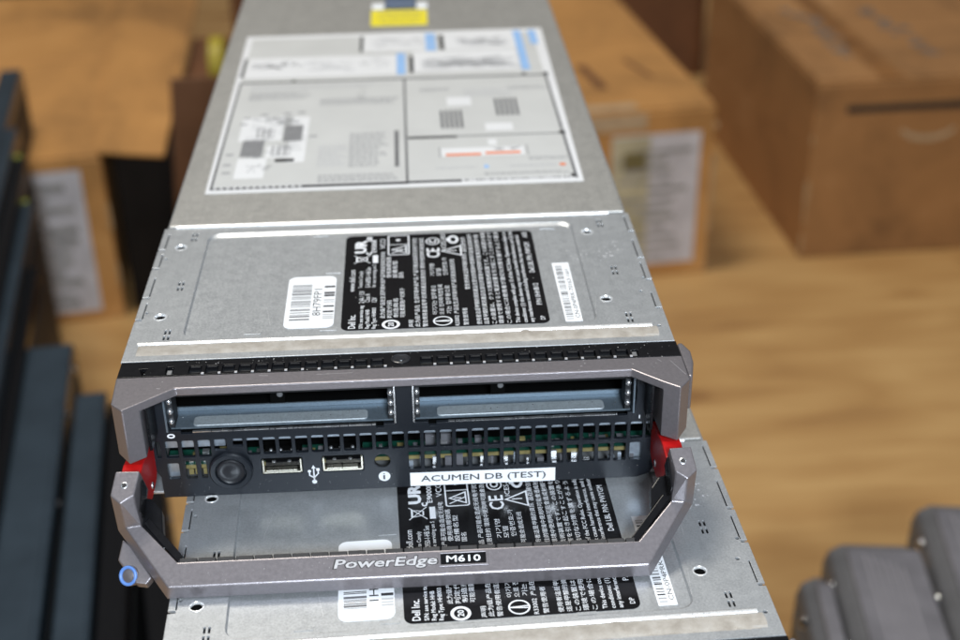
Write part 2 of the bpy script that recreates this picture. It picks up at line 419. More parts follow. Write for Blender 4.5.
    do = du.build('dust', root, fix=False); do['kind'] = 'stuff'
    return root

def face(root):
    f = MB()
    holes = []
    zb = 27.0
    holes.append([(-80.6, 36), (-79.6, 47.2), (-2.7, 47.2), (-2.7, 27.4), (-6.7, 27.4), (-6.8, 25.8), (-9.1, 25.8), (-9.3, 27.0), (-71.9, 27.0), (-72.1, 26.6), (-75.6, 26.6), (-75.8, 27.9), (-79.4, 27.9)])
    holes.append([(4.0, 47.2), (79.5, 47.2), (80.6, 36), (80.0, 27.9), (77.6, 27.9), (77.4, 26.6), (74.4, 26.6), (74.2, 27.0), (15.4, 27.0), (11.4, 27.0), (11.2, 25.8), (8.9, 25.8), (8.7, 27.4), (4.0, 27.4)])
    for x0 in (-86.4, 83.6): holes.append(rrect(x0, x0 + 2.9, 27.4, 31.6, .3, 2))
    holes.append(rrect(-84.9, -83.4, 17, 23.8, .4, 2))
    nrow = 0
    for i in range(30):
        x0 = -81.7 + PITCH * i
        if 4 <= i <= 4: holes.append(rrect(x0 + .9, x0 + 4.2, 20.6, 23.8, .4, 2)); continue
        if i == 3: holes.append(rrect(x0, x0 + 4.2, 19.2, 23.8, .5, 2)); continue
        holes.append(rrect(x0, x0 + 4.2, 16.9, 23.8, .55, 2))
    holes.append(rrect(84.3, 86.2, 17, 23.8, .4, 2))
    holes += [rrect(-81.9, -78.0, 8.1, 14.6, .5, 2), rrect(-75.8, -72.1, 8.1, 15.2, .5, 2), rrect(-70.5, -68.6, 8.1, 15.2, .4, 2)]
    for i in range(15):
        x0 = 1.4 + PITCH * i; holes.append(rrect(x0, x0 + 4.1, 7.9, 15.2, .5, 2))
    holes += [rrect(-49.7, -35.6, 8.4, 15.0, .5, 2), rrect(-28.8, -14.4, 8.4, 15.0, .5, 2), circ(-7.8, 12.0, 2.7, 28)]
    outline = [(-84.5, .3), (82, .3), (86.6, 2.0), (88.2, 6), (88.4, 47.6), (-87.6, 47.6), (-87.4, 14), (-84.6, 9)]
    f.data(plate([outline] + holes, -1.5, 0, .18), 'face', FACE)
    f.prism(circ(-7.8, 12.0, 3.0, 28), .02, .25, 'face', FACE) if False else None
    fo = f.build('face_plate', root)
    # textured inner pillars beside the bays, centre pillar metal edges
    for x0, x1, mt in ((-2.9, -2.35, 'tin'), (3.45, 4.0, 'tin'), (-80.5, -79.9, 'bay_steel'), (79.3, 79.9, 'bay_steel')):
        p = MB(); p.box(x0, x1, -.3, 14, 27.7, 46.9, mt); p.build('bay_side_strip', root)
    for x0 in (-4.0, 5.0, -78.6, 77.6):
        p = MB(); p.box(x0 - .9, x0 + .9, 1.5, 9, 28.5, 42, 'dark')
        for z in (31.2, 35.2, 39.2):
            p.lathe([(0, 1.05), (.55, .92), (.95, .5), (1.05, 0), (.9, -.6)], 'tin', lambda q, a=x0, zz=z: (q[0] + a, 1.2 - q[2], q[1] * 1.15 + zz), 14)
        p.build('spring_finger', root, smooth=True)
    for a, c in ((-79.6, -3.2), (4.3, 79.2)):
        b = MB(); w = c - a
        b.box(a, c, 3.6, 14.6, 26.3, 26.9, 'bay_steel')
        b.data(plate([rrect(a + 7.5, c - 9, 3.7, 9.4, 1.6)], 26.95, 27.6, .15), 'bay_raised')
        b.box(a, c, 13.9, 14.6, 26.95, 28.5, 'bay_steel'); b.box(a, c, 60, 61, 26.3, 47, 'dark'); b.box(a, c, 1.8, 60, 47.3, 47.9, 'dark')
        r4 = random.Random(int(c))
        for k in range(26):
            xx = a + w * r4.random(); yy = r4.uniform(5, 13); q = r4.uniform(.08, .3)
            b.lathe([(q, 0), (q * .6, .06), (0, .08)], 'tin', lambda t_, xx=xx, yy=yy: (t_[0] + xx, t_[1] + yy, t_[2] + (27.62 if yy < 9.7 else 26.95)), 8)
        b.build('drive_bay', root, .1)
    for x in (-43.5, 33.5):
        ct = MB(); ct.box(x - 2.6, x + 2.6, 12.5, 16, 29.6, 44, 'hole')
        ct.lathe([(1.1, 0), (1.0, .3), (0, .45)], 'inkmid', lambda q, x=x: (q[0] + x + .9, 12.45 - q[2], q[1] + 33.2), 14)
        ct.build('bay_catch', root, .3)
    # boards and metal behind the vents
    i = MB()
    i.box(-83, 88, 3.4, 12.6, 11.2, 11.5, 'pcb'); i.box(-83, 88, 2.9, 3.4, 10.2, 11.5, 'pcbedge')
    i.build('circuit_board', root)
    i = MB(); i.box(-84, 88, 3, 62, 24.8, 25.2, 'hole'); i.box(-84, 88, 12.8, 62, 9, 9.5, 'hole'); i.box(-84, 88, 61.5, 62, 9.6, 24.7, 'hole'); i.build('void_shade', root)  # near-black sheets put in for the unlit depth behind bays and vents
    for q in ((-82.5, -61.5, 2.1, 3.6, 19.6, 22.9, 'bay_light'), (-61, 87, 2.1, 3.0, 21.4, 22.7, 'bay_light'), (-82.2, -77.6, 2.4, 6, 7.4, 14.2, 'bay_light'), (78.7, 83.6, 2.2, 6, 7.4, 14.2, 'bay_light'), (-86.8, -83.0, 2.2, 5, 26.8, 32, 'bay_light'), (83.2, 87, 2.2, 5, 26.8, 32, 'bay_light')):
        c = MB(); c.box(*q); c.build('inner_bracket', root, .35)
    r2 = random.Random(3)
    def comp(*q): k = MB(); k.box(*q); k.build('board_component', root)
    for j in range(52):
        x = -74 + j * 3.1 + r2.uniform(-.6, .6); y = r2.uniform(4.5, 10.5); w, d, h = r2.choice([(1.2, .8, .8), (1.6, 1.6, 1.3), (2.2, 1.6, 1.4), (.8, 1.4, .7), (2.4, 2.0, 2.0)])
        comp(x, x + w, y, y + d, 11.55, 11.55 + h, r2.choice(['tin', 'chip', 'chip', 'chip', 'pcbedge', 'inkmid']))
    for j in range(20):
        x = 1 + j * 4.1 + r2.uniform(0, 1); comp(x, x + r2.uniform(.6, 2.6), 1.9, 2.8, 7.6, r2.uniform(8.4, 12.5), r2.choice(['tin', 'chip', 'chip', 'bay_light']))
    for x in (-75.2, -73, -70.2): comp(x, x + 1.6, 2.2, 4, 8.2, 10.4, 'pcbedge'); comp(x, x + 1.5, 4.2, 6, 11.6, 12.8, 'tin')
    for x in (7.4, 12.9): comp(x, x + 3.6, 9, 11, 11.6, 16.0, 'chip')
    # thumb knob
    kn = MB()
    T = lambda p: (p[0] - 60.2, -p[2], p[1] + 11.3)
    kn.lathe([(7.6, 0), (7.5, 1.6), (7.0, 2.1), (5.5, 2.0), (5.2, 1.2), (5.1, .7), (4.9, .7)], 'face', T, 56)
    kn.lathe([(4.9, .7), (4.85, 1.7), (4.5, 2.1), (3.9, 1.75), (3.0, 1.5), (2.0, 1.75), (1, 1.95), (0, 2.0)], 'knob', T, 56)
    kn.build('power_button', root, smooth=True)
    # usb sockets
    for nm, x0, x1 in (('usb_port', -49.4, -35.9), ('usb_port', -28.5, -14.7)):
        u = MB()
        z0, z1 = 8.7, 14.7
        for a in ((x0, x1, z0, z0 + .5), (x0, x1, z1 - .5, z1), (x0, x0 + .5, z0, z1), (x1 - .5, x1, z0, z1)):
            u.box(a[0], a[1], .1, 8, a[2], a[3], 'hole' if a[2] > 14 else 'gold')
        u.box(x0 + 1, x1 - 1, 3.6, 4.3, 14.72, 15.1, 'tin')
        for t in (.2, .45, .75): u.lathe([(.7, 0), (.5, .4), (0, .55)], 'tin', lambda q, xx=x0 + (x1 - x0) * t: (q[0] + xx, q[1] + 5.6, q[2] + 14.7), 12)
        for a in ():
            pass
        u.box(x0 + .8, x1 - .8, 2.5, 7, 10.1, 11.6, 'black'); u.box(x0 + .5, x1 - .5, 7.2, 7.9, 9.3, 14.2, 'hole')
        for t in (.28, .68):
            u.lathe([(.75, 0), (.6, .4), (0, .6)], 'tin', lambda q, xx=x0 + (x1 - x0) * t: (q[0] + xx, q[1] + 2.2, q[2] + 12.1), 12)
            u.box(x0 + (x1 - x0) * t - 2.6, x0 + (x1 - x0) * t + 2.6, .15, 2.2, 9.4, 9.9, 'gold')
        u.build(nm, root)
    # white printed marks
    w = MB()
    w.lathe([(0, .03), (2.05, .03)], 'whiteprint', lambda p: FACE((p[0] - 7.4, p[1] + 5.4, p[2])), 28)
    text_in(w, 'i', -7.9, -7.1, 4.1, 6.7, .05, 'ink', FACE)
    w.build('information_mark', root, fix=False)
    w = MB(); cx = -31.9
    w.rect(cx - .22, cx + .22, 4.6, 10.2, .03, 'whiteprint', FACE); w.add([(cx - .75, 10.0, .03), (cx + .75, 10.0, .03), (cx, 11.5, .03)], [[0, 1, 2]], 'whiteprint', FACE)
    w.lathe([(0, .03), (.85, .03)], 'whiteprint', lambda p: FACE((p[0] + cx, p[1] + 4.4, p[2])), 16)
    for sx, zt in ((-1.5, 8.9), (1.5, 9.6)):
        q = .22
        w.add([(cx, 6.0 - q, .03), (cx + sx, zt - 2.0, .03), (cx + sx, zt - 1.55, .03), (cx, 6.5, .03)], [[0, 1, 2, 3]], 'whiteprint', FACE)
        w.rect(cx + sx - q, cx + sx + q, zt - 2.0, zt, .035, 'whiteprint', FACE)
    w.lathe([(0, .04), (.6, .04)], 'whiteprint', lambda p: FACE((p[0] + cx - 1.5, p[1] + 8.9, p[2])), 12)
    w.rect(cx + .95, cx + 2.05, 9.0, 10.1, .045, 'whiteprint', FACE)
    w.build('usb_symbol', root, fix=False)
    w = MB(); w.data(plate([circ(-79.2, 26.0, 1.35, 24, .95), circ(-79.2, 26.0, .75, 20, .4)], .02, .04), 'whiteprint', FACE)
    w.build('bay_number', root, fix=False)
    w = MB(); w.rect(81.6, 82.0, 25.2, 26.6, .03, 'whiteprint', FACE); w.build('bay_number', root, fix=False)
    # chipped bright edge under each bay
    r3 = random.Random(5)
    for a, c in ((-71.8, -9.4), (15.6, 74)):
        x = a; e = MB()
        while x < c:
            l = r3.uniform(.5, 2.2); e.box(x, min(c, x + l), .1, 1.1, 27.0, 27.0 + r3.uniform(.2, .42), 'tin'); x += l + r3.choice([0, 0, .12, .3])
        e.build('bay_edge', root)

def name_tape(root):
    s = MB(); s.data(plate([[(1.6, .75), (52.8, .45), (52.8, 6.0), (1.6, 6.35)]], .02, .16), 'white', FACE)
    def T(p): x, y, z = p; return (x, -z, y - .006 * (x - 1.6))
    text_in(s, 'ACUMEN DB (TEST)', 5.4, 49.4, 1.75, 5.0, .2, 'inkdark', T, bold=.02)
    return s.build('name_tape', root)

def plan_solid(name, root, T, regs, ztop, zbot, legs, mat, bevel):
    """regs: polygons sharing corners, solid from ztop to zbot; legs: {region index: z}"""
    bm = bmesh.new(); cache = {}
    def V(x, y, z):
        k = (round(x, 3), round(y, 3), z)
        if k not in cache: cache[k] = bm.verts.new(Vector(T((x, y, z))) * S)
        return cache[k]
    for i, r in enumerate(regs):
        zb = legs.get(i, zbot)
        bm.faces.new([V(x, y, ztop) for x, y in r]); bm.faces.new([V(x, y, zb) for x, y in r][::-1])
    ed = {}
    for i, r in enumerate(regs):
        for a, b in zip(r, r[1:] + r[:1]): ed.setdefault(frozenset(((round(a[0], 3), round(a[1], 3)), (round(b[0], 3), round(b[1], 3)))), []).append((i, a, b))
    for k, L in ed.items():
        if len(L) == 1:
            i, a, b = L[0]; zb = legs.get(i, zbot)
            if zb != zbot:   # keep topology split at zbot for neighbours
                bm.faces.new([V(*a, ztop), V(*b, ztop), V(*b, zbot), V(*a, zbot)]) ; bm.faces.new([V(*a, zbot), V(*b, zbot), V(*b, zb), V(*a, zb)])
            else: bm.faces.new([V(*a, ztop), V(*b, ztop), V(*b, zb), V(*a, zb)])
        else:
            (i, a, b), (j, _, _) = L; zi, zj = legs.get(i, zbot), legs.get(j, zbot)
            if zi != zj: bm.faces.new([V(*a, zi), V(*b, zi), V(*b, zj), V(*a, zj)])
    bmesh.ops.recalc_face_normals(bm, faces=bm.faces)
    bmesh.ops.dissolve_limit(bm, angle_limit=math.radians(1), verts=bm.verts, edges=bm.edges)
    return bm

def link_bm(bm, name, root, mats, bevel):
    me = bpy.data.meshes.new(name); bm.to_mesh(me); bm.free()
    for m in mats: me.materials.append(M[m])
    o = bpy.data.objects.new(name, me); C.objects.link(o); o.parent = root
    b = o.modifiers.new('bevel', 'BEVEL'); b.width = bevel * S; b.segments = 2; b.limit_method = 'ANGLE'; b.angle_limit = math.radians(25)
    return o

def fixed_frame(root):
    Lr = [(-94.4, 0), (-93.4, -15.8), (-89.3, -20.3), (-84.4, -16.35), (-84.6, 0)]
    Rr = [(95.1, 0), (84.8, 0), (86.2, -16.35), (91.1, -20.2), (95.0, -15.0)]
    Mr = [(-84.6, 0), (-84.4, -16.35), (-73.9, -7.9), (76.8, -7.6), (86.2, -16.35), (84.8, 0)]
    bm = plan_solid('fixed_frame', root, lambda p: p, [Lr, Mr, Rr], 50.0, 46.9, {0: 30.5, 2: 30.5}, 'silver', .45)
    # outer sides flare a little; lower tips slant back up to a point at the front
    for v in bm.verts:
        if abs(v.co.z - 30.5 * S) < 1e-6:
            if v.co.y > -.002: v.co.z = .0300
            elif abs(v.co.x) > .0925: v.co.z = .0304
            elif v.co.y < -.018: v.co.z = .0290
            else: v.co.z = .0288
    link_bm(bm, 'fixed_frame', root, ['silver'], .45)
    lg = MB()
    lg.prism([(95.3, 9.5), (97.0, 9.9), (99.0, 4.0), (98.6, -3), (96.6, -12), (95.3, -12)], 36, 49.3, 'silver')
    lg.build('side_lug', root, .7)
    for a, b, w in (((90.6, -2.9), (94.2, -12.2), .16), ((86.5, -2.0), (87.6, -3.4), .2), ((-47, -2.0), (-44, -2.3), .25), ((-28, -2.8), (-16, -2.6), .18), ((60, -4.4), (60.8, -4.3), .4), ((-80, -7.5), (-78.8, -7.9), .35)):
        sc = MB(); d = Vector((b[0] - a[0], b[1] - a[1])).normalized(); n = Vector((-d.y, d.x)) * w / 2
        sc.add([(a[0] - n.x, a[1] - n.y, 50.02), (b[0] - n.x, b[1] - n.y, 50.02), (b[0] + n.x, b[1] + n.y, 50.02), (a[0] + n.x, a[1] + n.y, 50.02)], [[0, 1, 2, 3]], 'silver_edge'); sc.build('scratch', root)
    for sx in (-1, 1): m = MB(); m.box(min(sx * 83.2, sx * 84.2), max(sx * 83.2, sx * 84.2), -12, -.4, 28.5, 46.5, 'black'); m.build('frame_pad', root, .2)

def handle(root):
    h = empty('release_handle', 0, 0, 0); h.parent = root
    # main U of the handle built in its own plane, w = thickness direction
    bm = bmesh.new(); cache = {}
    def V(x, v, w):
        k = (round(x, 3), round(v, 3), round(w, 3))
        if k not in cache: cache[k] = bm.verts.new(Vector(HND((x, v, w))) * S)
        return cache[k]
    def F(*p):
        try: bm.faces.new([V(*q) for q in p])
        except ValueError: pass
    # cross sections marching along the U: each section = outer-bottom, ridge(outer-top), inner-top, inner-bottom
    def sec(xs, v, ix, iv, w=0.0, o=2.2, ov=0.0, wb=-5.2):
        sg = -1 if xs < 0 else 1
        return [(xs + sg * o, v + ov, wb), (xs, v, w), (ix, iv, w), (ix, iv, wb)]
    def end(x, v, ix, iv, ox): return [(ox, v - .9, -5.2), (x, v, 0), (ix, iv, 0), (ix, iv, -5.2)]
    secs = [end(-89.9, .4, -85.0, -.2, -93.4), sec(-75.2, 21.2, -72.8, 12.9, o=1.0, ov=2.0), sec(77.1, 21.2, 74.8, 12.9, o=1.0, ov=2.0), end(91.5, .1, 87.0, -.4, 94.9)]
    for a, b in zip(secs, secs[1:]):
        for i in range(4): F(a[i], a[(i + 1) % 4], b[(i + 1) % 4], b[i])
    # legs rise from the ends to a pointed cap facing up and forward
    for sg, s0 in ((-1, secs[0]), (1, secs[3])):
        ox, ix, tx = (-93.4, -85.9, -90.0) if sg < 0 else (94.9, 87.9, 91.3)
        bx, bi = (-92.3, -84.6) if sg < 0 else (94.0, 86.8)
        W = 9.4
        tip = (tx, -3.9, W); o1 = (ox, -7.0, W); i1 = (ix, -6.6, W); o2 = (bx, -15.2, W); i2 = (bi, -15.0, W)
        F(tip, o1, o2, i2, i1)
        ob, rd, it, ib = s0
        lo2 = (bx, -15.2, -5.2); li2 = (bi, -15.0, -5.2)
        F(tip, i1, it, rd); F(tip, rd, ob, o1); F(o1, ob, lo2, o2); F(o2, lo2, li2, i2)
        F(i1, i2, li2, ib, it); F(ob, ib, li2, lo2)
    bmesh.ops.recalc_face_normals(bm, faces=bm.faces)
    o = link_bm(bm, 'handle_frame', h, ['silver'], .45)
    # dark rubber seal of short blocks along the inner edge
    x = -72.2
    while x < 73:
        x1 = min(x + 5.5, 73.6); s = MB()
        s.box(x, x1, 11.5 + rnd.uniform(-.06, .06), 13.1, -3.6, -.4 + rnd.uniform(-.1, .1), 'rubber', HND); s.build('seal_block', h, .25); x += 5.95
    for sg, a, b in ((-1, (-84.6, -1.2), (-72.6, 12.8)), (1, (86.6, -1.5), (74.6, 12.8))):
        d = Vector((b[0] - a[0], b[1] - a[1])).normalized(); n = Vector((d.y, -d.x)) * 2.5
        if n.x * sg > 0: n = -n
        s = MB(); s.prism([a, b, (b[0] + n.x, b[1] + n.y), (a[0] + n.x, a[1] + n.y)], -4.6, -.7, 'black', HND); s.build('corner_seal', h, .25)
    for pts in ([(-87.0, -11), (-82.2, -10), (-79.2, -6.1), (-78.4, 1.4), (-76.2, 6.5), (-80, 9), (-86.5, -1)], [(88.4, -11), (84.2, -10), (81.2, -6.1), (80.4, 1.4), (78.2, 6.5), (82, 9), (88.4, -1)]):
        bk = MB(); bk.prism(pts, -7.5, -2.2, 'black', HND); bk.build('hinge_arm', h, .5)
    for x in (-89.2, 90.7):
        pn = MB(); T = lambda p, x=x: HND((p[0] + x, p[1] - 10.2, p[2] + 9.4))
        pn.lathe([(1.15, 0), (1.15, .12), (.85, .22), (.7, .05)], 'tin', T, 20); pn.lathe([(.7, .05), (.35, .05), (.3, .18), (0, .18)], 'rubber', T, 20)
        pn.build('hinge_pin', h)
    for x0, x1 in ((-84.4, -83.9), (86.2, 86.7)):
        pd = MB(); pd.box(x0, x1, -13, -2, 0, 7.0, 'black', HND); pd.build('leg_pad', h, .1)
    # raised lettering
    t = MB()
    text_in(t, 'PowerEdge', -23.8, 10.0, 14.3, 18.8, .03, 'rubber', lambda p: HND((p[0], 33.05 - p[1], p[2])), bold=.05, shear=.15)
    text_in(t, 'PowerEdge', -23.3, 9.6, 14.55, 18.5, .10, 'lettergrey', lambda p: HND((p[0], 33.05 - p[1], p[2])), bold=.018, shear=.15, ext=.05)
    t.build('lettering', h)
    pl = MB(); pl.box(10.6, 25.3, 14.1, 18.0, .02, .12, 'black', HND)
    pl.data(plate([rrect(10.0, 25.9, 13.6, 18.5, .3), rrect(10.7, 25.2, 14.2, 17.9, .2)], .02, .28, .08), 'silver', HND)
    text_in(pl, 'M610', 12.6, 23.4, 14.95, 17.0, .16, 'whiteprint', lambda p: HND((p[0], 32.0 - p[1], p[2])), bold=.03)
    pl.build('model_plate', h)
    # release tab with blue ringed button
    rt = MB()
    rt.prism([(-91.8, 2.2), (-89.0, 4.6), (-81.6, 15.6), (-83.2, 17.8), (-86.6, 17.2), (-92.8, 9.2)], -9.5, -5.4, 'silver', HND)
    rt.build('release_tab', h, .5)
    rb = MB(); ax = Vector((-.35, -.75, .55)).normalized(); q = ax.to_track_quat('Z', 'Y').to_matrix()
    c0 = Vector(HND((-89.2, 14.4, -6.2)))
    T = lambda p: tuple(c0 + q @ Vector(p))
    rb.lathe([(3.3, -3), (3.3, -.2), (3.0, .2), (0, .2)], 'silver', T, 32)
    rb.lathe([(3.25, .1), (3.2, .55), (2.75, .75), (2.3, .55), (2.15, .1)], 'blue', T, 40); rb.lathe([(2.25, .2), (1.4, .5), (0, .6)], 'silver', T, 24)
    rb.build('release_button', h, smooth=True)
    # red latches
    for sg in (-1, 1):
        r = MB()
        x0, x1 = (-92.2, -85.8) if sg < 0 else (86.3, 92.8)
        r.prism([(1.2, 23.4), (3.0, 13), (-2, 9.5), (-12, 8.6), (-23, 15), (-27, 22), (-26.5, 27.0), (-18, 27.4)], x0, x1, 'red', axis='x')
        rl_ = r.build('red_latch', root, .5)
        xi = x1 if sg < 0 else x0; d = .0 + (.25 if sg < 0 else -.25)
        g = MB(); g.lathe([(1.3, 0), (1.2, .3), (0, .4)], 'tin', lambda p, xi=xi, sg=sg: (xi - sg * p[2], p[0] - 9.5, p[1] + 12.6), 16); g.build('latch_pin', rl_)

# ------------------------------------------------------------------ labels
def black_label(root):
    l = MB(); z = 49.2
    l.data(plate([rrect(-20.9, 53.4, 27.2, 103.6, 3.0, 6)], z, z + .12), 'labelblack')
    lab = l.build('regulatory_label', root)
    t = MB(); zt = z + .15; W = 'whiteprint'
    def col(s, x, y0, y1, h=1.9, b=.0, m=W): text_in(t, s, x - h / 2, x + h / 2, y0, y1, zt, m, rot=True, bold=b)
    col('Dell Inc.', -17.1, 28.4, 38.3, 2.6, .012); col('www.dell.com', -17.7, 56.1, 73.7, 2.2)
    col('S/N: see service tag', -13.7, 28.2, 45, 1.9, .01); col('2.4A / 12V', -13.9, 47, 56.5); col('Tested to Comply', -14.3, 58.8, 72.6)
    col('Reg Model: HHB', -11.4, 28, 41.8, 1.9, .01); col('Class A', -11.8, 47.6, 54.1); col('E-H-60950-1-HB See', -11.7, 59.3, 75.5)
    col('Reg Type: HHB003', -9.1, 27.8, 43.1, 1.9, .01); col('12V', -9.3, 47.4, 51); col('for use servicing on S', -9.3, 59.1, 77.7)
    t.rect(-10.1, -8.1, 79.2, 85.9, zt, W)
    col('E90008', -9.7, 88.3, 99.3, 1.9, .01); col('VCCI', -6.3, 91.4, 99.9, 2.1)
    # file mark: slanted twin letters
    col('UR', -14.9, 88, 99.5, 4.6, .05); col('c', -11.6, 86.3, 88.6, 2.2, .03); col('us', -11.6, 98.5, 102.4, 2.2, .03)
    # crossed bin
    def stroke(a, b, w=.35):
        d = Vector((b[0] - a[0], b[1] - a[1])).normalized(); n = Vector((-d.y, d.x)) * w / 2
        t.add([(a[0] - n.x, a[1] - n.y, zt), (b[0] - n.x, b[1] - n.y, zt), (b[0] + n.x, b[1] + n.y, zt), (a[0] + n.x, a[1] + n.y, zt)], [[0, 1, 2, 3]], W)
    stroke((-17.3, 79.2), (-11, 86)); stroke((-17.3, 86), (-11, 79.2)); stroke((-16, 80.6), (-12.4, 81.4)); stroke((-16, 84.4), (-12.4, 83.8)); stroke((-16.2, 80.4), (-16.2, 84.8), .7); stroke((-12.3, 81.4), (-12.3, 83.8), .5)
    # boxed warning
    t.data(plate([rrect(-4.3, 4.2, 85.4, 103.0, 1), rrect(-3.8, 3.7, 85.9, 102.5, .7)], zt - .02, zt), W)
    t.rect(-3.8, 3.7, 94.4, 94.8, zt, W); stroke((-2.9, 87), (2.9, 90.5), .45); stroke((2.9, 90.5), (-2.9, 94), .45) if False else None
    def tri(cx, cy, w, h, th):
        o = [(cx - h / 2, cy), (cx + h / 2, cy - w / 2), (cx + h / 2, cy + w / 2)]
        k = th; i = [(cx - h / 2 + k * 2, cy), (cx + h / 2 - k, cy - w / 2 + k * 1.7), (cx + h / 2 - k, cy + w / 2 - k * 1.7)]
        t.data(plate([o, i], zt - .02, zt), W)
    tri(0, 90.2, 7.2, 6.4, .5); stroke((-1, 90.2), (1.4, 90.2), .5); t.lathe([(0, zt), (.9, zt)], W, lambda p: (p[0] - .2, p[1] + 98.6, p[2]), 14)
    # circled numerals
    t.data(plate([circ(-3.2, 30.4, 3.25, 26, 3.3), circ(-3.2, 30.4, 2.2, 24, 2.3)], zt - .02, zt), W); col('20', -3.2, 28.9, 31.9, 2.1, .02)
    t.data(plate([circ(15.3, 31.5, 3.5, 28, 3.4), circ(15.3, 31.5, 2.95, 28, 2.85)], zt - .02, zt), W)
    stroke((12.4, 31.5), (18.2, 31.0), .5); stroke((12.4, 31.5), (18.2, 32.0), .5)
    # CE and discs
    col('CE', 13.4, 82, 90.2, 5.2, .015); t.data(plate([circ(13.5, 96.5, 2.8, 24, 3.2), circ(13.5, 96.5, 2.3, 24, 2.7)], zt - .02, zt), W); col('C', 13.5, 94.8, 97.9, 3, .03)
    col('ICES-003', 17.7, 89.4, 103, 1.8); tri(20.4, 87.5, 9.3, 8.4, .6); stroke((19, 87.5), (22.6, 87.5), .55)
    t.data(plate([circ(21.6, 97.5, 2.2, 20, 3.6), circ(21.6, 97.5, 1.2, 20, 2.2)], zt - .02, zt), W); t.rect(18.9, 20.6, 96.3, 98.7, zt, W)
    # columns of running text
    zh1 = '此为级产品在生活环境中该产品可能会造成无线电干扰在这种情况下'
    zh2 = '可能需要用户对其干扰采取切实可行的措施'
    tw = '警告使用者這是甲類的資訊產品在居住的環境中使用時可能會造成射頻干擾'
    tw2 = '在這種情況下使用者會被要求採取某些適當的對策'
    jp = ['この装置は、クラス情報技術装置です。この装置を家庭', '環境で使用すると電波妨害を引き起こすことがあります', 'この場合には使用者が適切な対策を講ずるよう要求']
    ko = '이기기는 업무용으로 전자파적합등록을 한 기기'
    G = 1.85
    col(zh1[:22], -6.2, 35.1, 88.4, G); col('判定代码', -3.7, 34.9, 48.4, G); col('使用商標號碼', -3.9, 66.3, 83.8, G)
    col('制造商名', -1.4, 35.4, 49.6, G); col('設備名型', -1.6, 66.1, 80.3, G); col(zh2[:9], 1.0, 35.2, 57.6, G); col('国名', .7, 65.9, 70.6, G)
    col('声明', 4.0, 27.8, 33, G)
    for y0, y1, a in ((28, 44, 0), (45.5, 66, 6), (67, 99.7, 12)): col(zh1[a:a + int((y1 - y0) / 2.35)], 6.3, y0, y1, G)
    for y0, y1, a in ((27.8, 48, 0), (49, 72, 9), (73, 99.5, 18)): col(tw[a:a + int((y1 - y0) / 2.35)], 9.0, y0, y1, G)
    col(ko[:9], 12.7, 36.4, 58.9, G); col(ko[8:18], 15.2, 36.2, 59.4, G); col(ko[2:11], 17.8, 36.7, 58.4, G); col(zh1[3:21], 20.4, 36.5, 80, G)
    col('R33002', 20.4, 27.8, 35.1, 1.5); col('기기명', 12.6, 66.5, 76.7, G); col('모델', 15, 66.3, 72.6, G); col('인증번호:가', 17.5, 66.9, 81.6, G)
    col(tw[:5], 23.5, 27.9, 40.5, G)
    for y0, y1, a in ((54.8, 84.5, 0), (86, 99, 13)): col(tw[a:a + int((y1 - y0) / 2.3)], 25.5 if y1 > 90 else 25.3, y0, y1, G)
    for y0, y1, a in ((28, 53, 0), (54, 81, 9)): col(tw2[a:a + int((y1 - y0) / 2.3)], 26.6 if a == 0 else 27.6, y0, y1, G) if False else None
    col(tw[2:32], 28.2, 27.9, 102, G); col(tw[5:33], 30.8, 27.9, 101, G)
    for i, x in enumerate((33.6, 36.1, 38.9)): col(jp[i], x, 28, 103.2, G)
    en = ['This device complies with part 15 of the FCC Rules. Operation is subject to', 'conditions: (1) this device may not cause harmful interference, and (2) this', 'any interference received including interference that may cause undesired']
    for i, x in enumerate((42.3, 44.9, 47.3)): col(en[i], x, 28.1, (102.8, 103.2, 98.9)[i], 2.0, .008)
    col('A03', 50.4, 97, 102, 1.9); col('Dell LBL P/N: PWYGM', 50.5, 66.5, 92.3, 2.0, .01); col('P/N 0HHB12', 50.8, 40.8, 57.6, 1.9); col('DP', 51, 29.6, 32.4, 1.6)
    t.build('printed_text', lab, fix=False)

def barcode(sk, number, seed):
    r = random.Random(seed); t = MB(); zt = 49.35
    y = 35.8
    while y < 64.2:
        w = r.choice([.4, .5, .8, 1.1]); m = r.choice(['ink', 'inkmid', 'inkgrey', 'inkgrey', 'inkmid', 'ink_light']); t.rect(-39.7, -32.4, y, min(64.4, y + w), zt, m); y += w + r.choice([.3, .5, .8, 1.1])
    for y0, w, m in ((36.2, 1.0, 'ink_light'), (37.6, .9, 'ink_light'), (39, 1, 'ink_light'), (41.1, 1.3, 'ink'), (45.2, 1.2, 'ink'), (48.5, .8, 'ink_light'), (50, 1.2, 'ink_light'), (53.3, 1.2, 'ink'), (54.6, 1.0, 'inkgrey'), (55.7, 1.2, 'ink'), (60.2, 1.5, 'ink')): t.rect(-27.8, -23.9, y0, y0 + w, zt, m)
    text_in(t, number, -31.6, -28.6, 38.9, 59.4, zt, 'ink', rot=True)
    return t.build('barcode_print', sk, fix=False)

